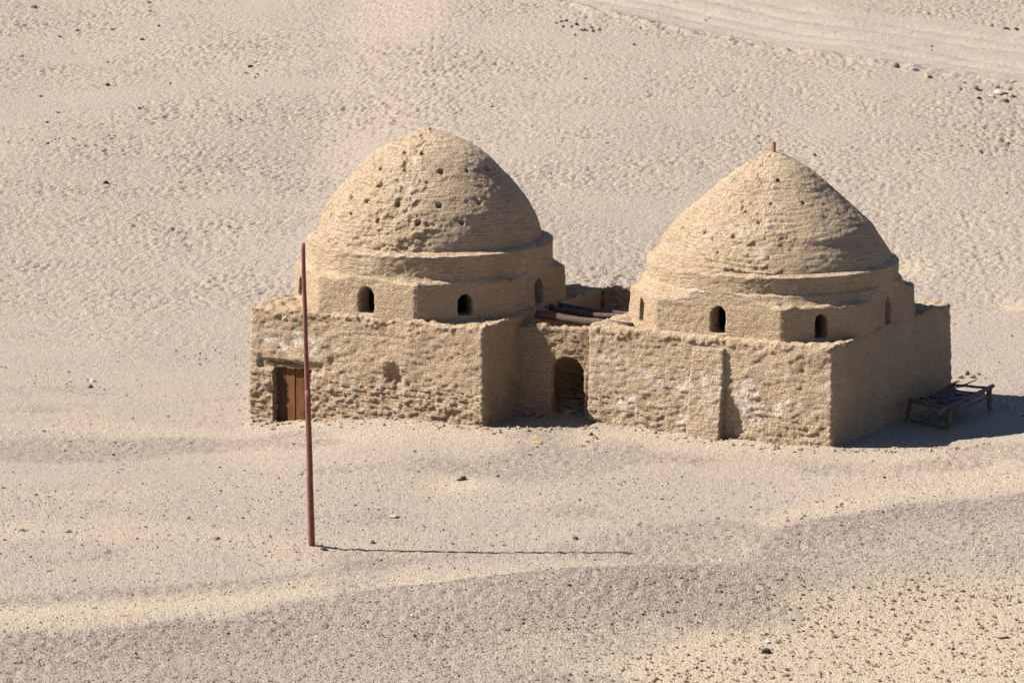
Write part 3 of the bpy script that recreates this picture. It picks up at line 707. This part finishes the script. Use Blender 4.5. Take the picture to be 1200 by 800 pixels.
STONES = [
    (18.38, 203.31, 0.56, 0.42, 0.34, 'dark', 'dark rounded boulder, left of three beside the dirt track', None, 1),
    (19.16, 202.38, 0.56, 0.42, 0.26, 'pale', 'flat pale stone between the dark boulder and the sloping one beside the track', None, 2),
    (19.67, 200.89, 0.55, 0.42, 0.3, 'tan', 'tilted tan stone, right of three beside the dirt track', None, 3),
    (-1.54, 127.41, 0.38, 0.29, 0.19, 'brown', 'brown rock in a pale sandy hollow in front of the tombs', None, 4),
    (0.81, 132.61, 0.48, 0.37, 0.11, 'orange', 'flat orange stone in front of the arched passage', None, 5),
    (-14.67, 146.75, 0.25, 0.19, 0.19, 'white', 'small white stone on the sand left of the left tomb', None, 6),
    (-14.65, 145.64, 0.25, 0.19, 0.16, 'dark', 'small dark stone touching the white one left of the left tomb', None, 7),
    (-3.96, 118.53, 0.2, 0.16, 0.13, 'dark', 'small dark stone beside the shadow of the pole, nearest its foot', None, 8),
    (1.8, 118.55, 0.18, 0.14, 0.13, 'dark', 'dark stone where the far end of the pole shadow starts', None, 9),
    (-5.32, 117.42, 0.25, 0.19, 0.13, 'dark', 'dark clod at the foot of the red brown pole', None, 10),
    (-8.51, 118.94, 0.36, 0.27, 0.1, 'tan', 'flat tan stone alone on the sand left of the pole', None, 11),
    (-3.45, 122.08, 0.42, 0.32, 0.13, 'tan', 'low tan clod on open sand between pole and tombs', None, 12),
    (-0.44, 127.72, 0.14, 0.1, 0.11, 'brown', 'small brown stone right of the rock in the sandy hollow', None, 13),
    (-12.83, 119.95, 0.41, 0.31, 0.08, 'tan', 'thin flat stone on the sand at far left', None, 14),
    (-25.93, 231.07, 0.39, 0.3, 0.19, 'dark', 'dark stone near the top left corner', None, 15),
    (12.64, 107.37, 0.51, 0.39, 0.09, 'tan', 'long thin stone on the gravel in the lower right corner', None, 16),
    (6.51, 105.98, 0.32, 0.24, 0.18, 'dark', 'dark stone among the brown pebbles at the bottom right', None, 17),
    (6.6, 106.85, 0.18, 0.14, 0.09, 'white', 'white chip on the gravel at the bottom right', None, 18),
    (2.24, 215.26, 0.27, 0.21, 0.14, 'tan', 'brown stone of the loose cluster on the slope below the dirt track', 'stones in the cluster on the slope below the dirt track, top centre', 20),
    (2.51, 215.62, 0.32, 0.24, 0.14, 'dark', 'brown stone of the loose cluster on the slope below the dirt track', 'stones in the cluster on the slope below the dirt track, top centre', 21),
    (2.77, 215.73, 0.23, 0.17, 0.14, 'dark', 'brown stone of the loose cluster on the slope below the dirt track', 'stones in the cluster on the slope below the dirt track, top centre', 22),
    (2.96, 214.18, 0.27, 0.21, 0.18, 'tan', 'brown stone of the loose cluster on the slope below the dirt track', 'stones in the cluster on the slope below the dirt track, top centre', 23),
    (3.27, 214.8, 0.23, 0.17, 0.14, 'dark', 'brown stone of the loose cluster on the slope below the dirt track', 'stones in the cluster on the slope below the dirt track, top centre', 24),
    (3.15, 212.26, 0.27, 0.2, 0.13, 'dark', 'brown stone of the loose cluster on the slope below the dirt track', 'stones in the cluster on the slope below the dirt track, top centre', 25),
    (3.55, 213.5, 0.4, 0.31, 0.18, 'tan', 'brown stone of the loose cluster on the slope below the dirt track', 'stones in the cluster on the slope below the dirt track, top centre', 26),
    (3.99, 213.92, 0.23, 0.17, 0.14, 'dark', 'brown stone of the loose cluster on the slope below the dirt track', 'stones in the cluster on the slope below the dirt track, top centre', 27),
    (4.06, 213.14, 0.22, 0.17, 0.13, 'dark', 'brown stone of the loose cluster on the slope below the dirt track', 'stones in the cluster on the slope below the dirt track, top centre', 28),
    (4.37, 213.4, 0.27, 0.21, 0.22, 'tan', 'brown stone of the loose cluster on the slope below the dirt track', 'stones in the cluster on the slope below the dirt track, top centre', 29),
    (2.58, 214.33, 0.23, 0.17, 0.14, 'dark', 'brown stone of the loose cluster on the slope below the dirt track', 'stones in the cluster on the slope below the dirt track, top centre', 30),
    (6.02, 209.63, 0.22, 0.17, 0.18, 'dark', 'brown stone of the loose cluster on the slope below the dirt track', 'stones in the cluster on the slope below the dirt track, top centre', 31),
    (6.43, 213.71, 0.18, 0.14, 0.14, 'tan', 'brown stone of the loose cluster on the slope below the dirt track', 'stones in the cluster on the slope below the dirt track, top centre', 32),
    (7.17, 215.32, 0.18, 0.14, 0.09, 'dark', 'brown stone of the loose cluster on the slope below the dirt track', 'stones in the cluster on the slope below the dirt track, top centre', 33),
    (21.7, 198.35, 0.34, 0.26, 0.25, 'dark', 'stone of the small heap at the right edge below the dirt track', 'stones in the heap at the right edge below the dirt track', 40),
    (21.61, 196.33, 0.25, 0.19, 0.17, 'dark', 'stone of the small heap at the right edge below the dirt track', 'stones in the heap at the right edge below the dirt track', 41),
    (22.7, 198.76, 0.38, 0.29, 0.29, 'tan', 'stone of the small heap at the right edge below the dirt track', 'stones in the heap at the right edge below the dirt track', 42),
    (22.74, 197.62, 0.83, 0.64, 0.21, 'pale', 'stone of the small heap at the right edge below the dirt track', 'stones in the heap at the right edge below the dirt track', 43),
    (22.24, 196.69, 0.33, 0.25, 0.21, 'pale', 'stone of the small heap at the right edge below the dirt track', 'stones in the heap at the right edge below the dirt track', 44),
    (22.78, 196.23, 0.5, 0.38, 0.21, 'tan', 'stone of the small heap at the right edge below the dirt track', 'stones in the heap at the right edge below the dirt track', 45),
    (23.25, 196.9, 0.33, 0.25, 0.17, 'dark', 'stone of the small heap at the right edge below the dirt track', 'stones in the heap at the right edge below the dirt track', 46),
    (23.65, 200.05, 0.38, 0.29, 0.21, 'orange', 'stone of the small heap at the right edge below the dirt track', 'stones in the heap at the right edge below the dirt track', 47),
    (23.27, 198.45, 0.25, 0.19, 0.17, 'tan', 'stone of the small heap at the right edge below the dirt track', 'stones in the heap at the right edge below the dirt track', 48),
    (20.98, 198.3, 0.25, 0.19, 0.13, 'dark', 'stone of the small heap at the right edge below the dirt track', 'stones in the heap at the right edge below the dirt track', 49),
    (21.27, 199.6, 0.25, 0.19, 0.13, 'tan', 'stone of the small heap at the right edge below the dirt track', 'stones in the heap at the right edge below the dirt track', 50),
    (24.26, 215.18, 0.27, 0.21, 0.18, 'dark', 'dark stone of the three beyond the dirt track at top right', 'stones in a row beyond the dirt track at top right', 60),
    (24.92, 214.56, 0.45, 0.34, 0.18, 'dark', 'dark stone of the three beyond the dirt track at top right', 'stones in a row beyond the dirt track at top right', 61),
    (25.41, 214.35, 0.36, 0.28, 0.18, 'dark', 'dark stone of the three beyond the dirt track at top right', 'stones in a row beyond the dirt track at top right', 62),
    (15.4, 143.83, 0.25, 0.19, 0.15, 'brick', 'brown stone of the low heap behind the timber rack', 'stones in the heap behind the timber rack', 70),
    (15.67, 144.44, 0.25, 0.19, 0.19, 'brown', 'brown stone of the low heap behind the timber rack', 'stones in the heap behind the timber rack', 71),
    (15.81, 143.83, 0.28, 0.21, 0.18, 'brick', 'brown stone of the low heap behind the timber rack', 'stones in the heap behind the timber rack', 72),
    (16.08, 144.39, 0.25, 0.19, 0.12, 'brown', 'brown stone of the low heap behind the timber rack', 'stones in the heap behind the timber rack', 73),
    (15.21, 143.12, 0.21, 0.16, 0.12, 'brick', 'brown stone of the low heap behind the timber rack', 'stones in the heap behind the timber rack', 74),
    (16.23, 143.68, 0.15, 0.12, 0.09, 'brown', 'brown stone of the low heap behind the timber rack', 'stones in the heap behind the timber rack', 75),
    (2.51, 133.68, 0.23, 0.17, 0.17, 'brick', 'broken mud brick fallen at the left foot of the right tomb', 'broken mud bricks at the left foot of the right tomb', 80),
    (2.64, 133.17, 0.23, 0.17, 0.14, 'brick', 'broken mud brick fallen at the left foot of the right tomb', 'broken mud bricks at the left foot of the right tomb', 81),
    (2.38, 132.66, 0.2, 0.15, 0.09, 'brick', 'broken mud brick fallen at the left foot of the right tomb', 'broken mud bricks at the left foot of the right tomb', 82),
    (2.26, 132.05, 0.17, 0.13, 0.08, 'brick', 'broken mud brick fallen at the left foot of the right tomb', 'broken mud bricks at the left foot of the right tomb', 83),
    (-19.69, 231.21, 0.34, 0.26, 0.15, 'dark', 'dark stone lying on the slope at the top left', 'dark stones on the slope at top left', 90),
    (-19.2, 220.44, 0.28, 0.21, 0.14, 'dark', 'dark stone lying on the slope at the top left', 'dark stones on the slope at top left', 91),
    (-19.43, 228.58, 0.24, 0.18, 0.14, 'dark', 'dark stone lying on the slope at the top left', 'dark stones on the slope at top left', 92),
    (-18.63, 224.31, 0.24, 0.18, 0.14, 'dark', 'dark stone lying on the slope at the top left', 'dark stones on the slope at top left', 93),
    (-21.08, 224.06, 0.33, 0.25, 0.19, 'dark', 'dark stone lying on the slope at the top left', 'dark stones on the slope at top left', 94),
    (-23.72, 223.06, 0.28, 0.21, 0.14, 'dark', 'dark stone lying on the slope at the top left', 'dark stones on the slope at top left', 95),
    (-22.98, 224.61, 0.28, 0.22, 0.14, 'dark', 'dark stone lying on the slope at the top left', 'dark stones on the slope at top left', 96),
    (-25.04, 217.25, 0.27, 0.21, 0.14, 'dark', 'dark stone lying on the slope at the top left', 'dark stones on the slope at top left', 97),
    (-13.01, 210.98, 0.31, 0.24, 0.18, 'dark', 'dark stone lying on the slope at the top left', 'dark stones on the slope at top left', 98),
    (-19.89, 208.68, 0.4, 0.3, 0.18, 'dark', 'dark stone lying on the slope at the top left', 'dark stones on the slope at top left', 99),
    (-17.79, 185.09, 0.24, 0.18, 0.16, 'dark', 'dark stone lying on the slope at the top left', 'dark stones on the slope at top left', 100),
]
for (x, y, s1, s2, s3, kind, label, group, sd) in STONES:
    stone(x, y, s1, s2, s3, kind, label, group, sd)

# small stones nobody could count, strewn over the ground: one mesh
def scatter(name, label, n, region, size, kinds_mat, seed, dens=None, flat=0.6):
    rs = np.random.RandomState(seed)
    x = rs.uniform(region[0], region[1], n * 3); y = rs.uniform(region[2], region[3], n * 3)
    if dens is not None:
        keep = rs.uniform(0, 1, len(x)) < dens(x, y); x = x[keep]; y = y[keep]
    x = x[:n]; y = y[:n]; n = len(x)
    z = terrain(x, y)
    s = size[0] + (size[1] - size[0]) * rs.power(0.45, n)
    base = np.array([[1, 0, 0], [0.3, 0.95, 0], [-0.8, 0.6, 0], [-0.8, -0.6, 0], [0.3, -0.95, 0], [0.1, 0.1, 1.0], [0, 0, -0.8], [0.5, -0.3, 0.75]], float) * 0.5
    tri = np.array([[0, 1, 7], [1, 5, 7], [1, 2, 5], [2, 3, 5], [3, 4, 5], [4, 7, 5], [4, 0, 7], [1, 0, 6], [2, 1, 6], [3, 2, 6], [4, 3, 6], [0, 4, 6]])
    a = rs.uniform(0, 6.28, n); c, sn = np.cos(a), np.sin(a)
    B = base[None] * (1 + 0.35 * rs.uniform(-1, 1, (n, 8, 1))) * s[:, None, None] * np.stack([rs.uniform(.8, 1.5, n), rs.uniform(.6, 1, n), rs.uniform(flat * .6, flat * 1.2, n)], 1)[:, None]
    V = np.stack([B[..., 0] * c[:, None] - B[..., 1] * sn[:, None] + x[:, None], B[..., 0] * sn[:, None] + B[..., 1] * c[:, None] + y[:, None], B[..., 2] + z[:, None] + 0.18 * s[:, None]], -1).reshape(-1, 3)
    T = (tri[None] + (np.arange(n) * 8)[:, None, None]).reshape(-1, 3)
    o = mesh_np(name, V, np.zeros((0, 4), int), kinds_mat, smooth=False, tris=T)
    tag(o, label, 'pebbles', kind='stuff'); return o
def d_near(x, y):
    return np.clip(0.02 + 0.9 * sstep(1.5, -3, y - line_y(GRAV_LOW, x) + 2 * perlin(x / 3, y / 3, 0, 51)) + 0.06 * sstep(.1, .4, perlin(x / 5, y / 5, 0, 52)), 0, 1)
scatter('pebbles', 'small brown stones strewn over the sand in the foreground', 4200, (-15, 17, 100, 122), (0.03, 0.135), ST['brown'], 1, d_near)
scatter('pebbles', 'small dark stones scattered on the flat ground round the tombs', 1500, (-20, 22, 118, 158), (0.03, 0.12), ST['dark'], 2, lambda x, y: 0.15 + sstep(0, .4, perlin(x / 4, y / 5, 0, 53)))
scatter('pebbles', 'small pale stones scattered on the flat ground round the tombs', 900, (-20, 22, 102, 158), (0.03, 0.11), ST['pale'], 3)
scatter('pebbles', 'loose stones and broken mud bricks along the foot of the walls', 2200, (-9, 15, 130, 141), (0.04, 0.19), ST['brick'], 4,
        lambda x, y: np.exp(-((y - np.where(x < 1.5, np.interp(x, [-8.7, -0.9, 2], [138.9, 134.3, 134.9]), np.interp(x, [2.4, 10], [134.9, 130.9]))) / 0.5) ** 2))
def d_trk(x, y):
    s = y - line_y(TRACK_LO, x)
    return np.clip(np.exp(-((s - 7.2 + perlin(x / 3, y / 3, 0, 5) * 1.5) / 0.7) ** 2) * 0.9 + 0.8 * np.exp(-((s + 0.6) / 0.9) ** 2) * sstep(-.1, .4, perlin(x / 2.5, y / 3, 0, 54)) + 0.02, 0, 1)
scatter('pebbles', 'stones in rows along the edges of the dirt track', 1300, (-2, 27, 170, 222), (0.06, 0.24), ST['tan'], 5, d_trk)
scatter('pebbles', 'dark stones on the slope at the far left', 90, (-27, -12, 185, 215), (0.06, 0.26), ST['dark'], 6, lambda x, y: sstep(0.0, .4, perlin(x / 3, y / 4, 0, 55)))
scatter('pebbles', 'fine grey gravel covering the low mounds in the foreground', 15000, (-16, 17, 103, 127), (0.03, 0.085), ST['gravel'], 11,
        lambda x, y: 0.12 + sstep(0.8, -0.8, y - line_y(GRAV_A, x) + 1.0 * perlin(x / 2.6, y / 3, 0, 31)) * sstep(-2, 2, y - line_y(GRAV_LOW, x)) * (0.5 + perlin(x / 1.2, y / 2, 0, 57)))
scatter('pebbles', 'fine pale gravel covering the low mounds in the foreground', 9000, (-16, 17, 103, 127), (0.03, 0.085), ST['tan'], 12,
        lambda x, y: 0.15 + sstep(0.8, -0.8, y - line_y(GRAV_A, x) + 1.0 * perlin(x / 2.6, y / 3, 0, 31)))
scatter('pebbles', 'small stones and clods packed round the foot of the red brown pole', 45, (-6.6, -4.7, 117.1, 118.5), (0.04, 0.12), ST['tan'], 13, lambda x, y: gauss(x, y, -5.6, 117.75, 0.6, 0.4))
scatter('rubble', 'dark broken rubble on the floor inside the arched passage', 260, (0.2, 5.0, 136.6, 141.5), (0.08, 0.35), ST['brick'], 7)
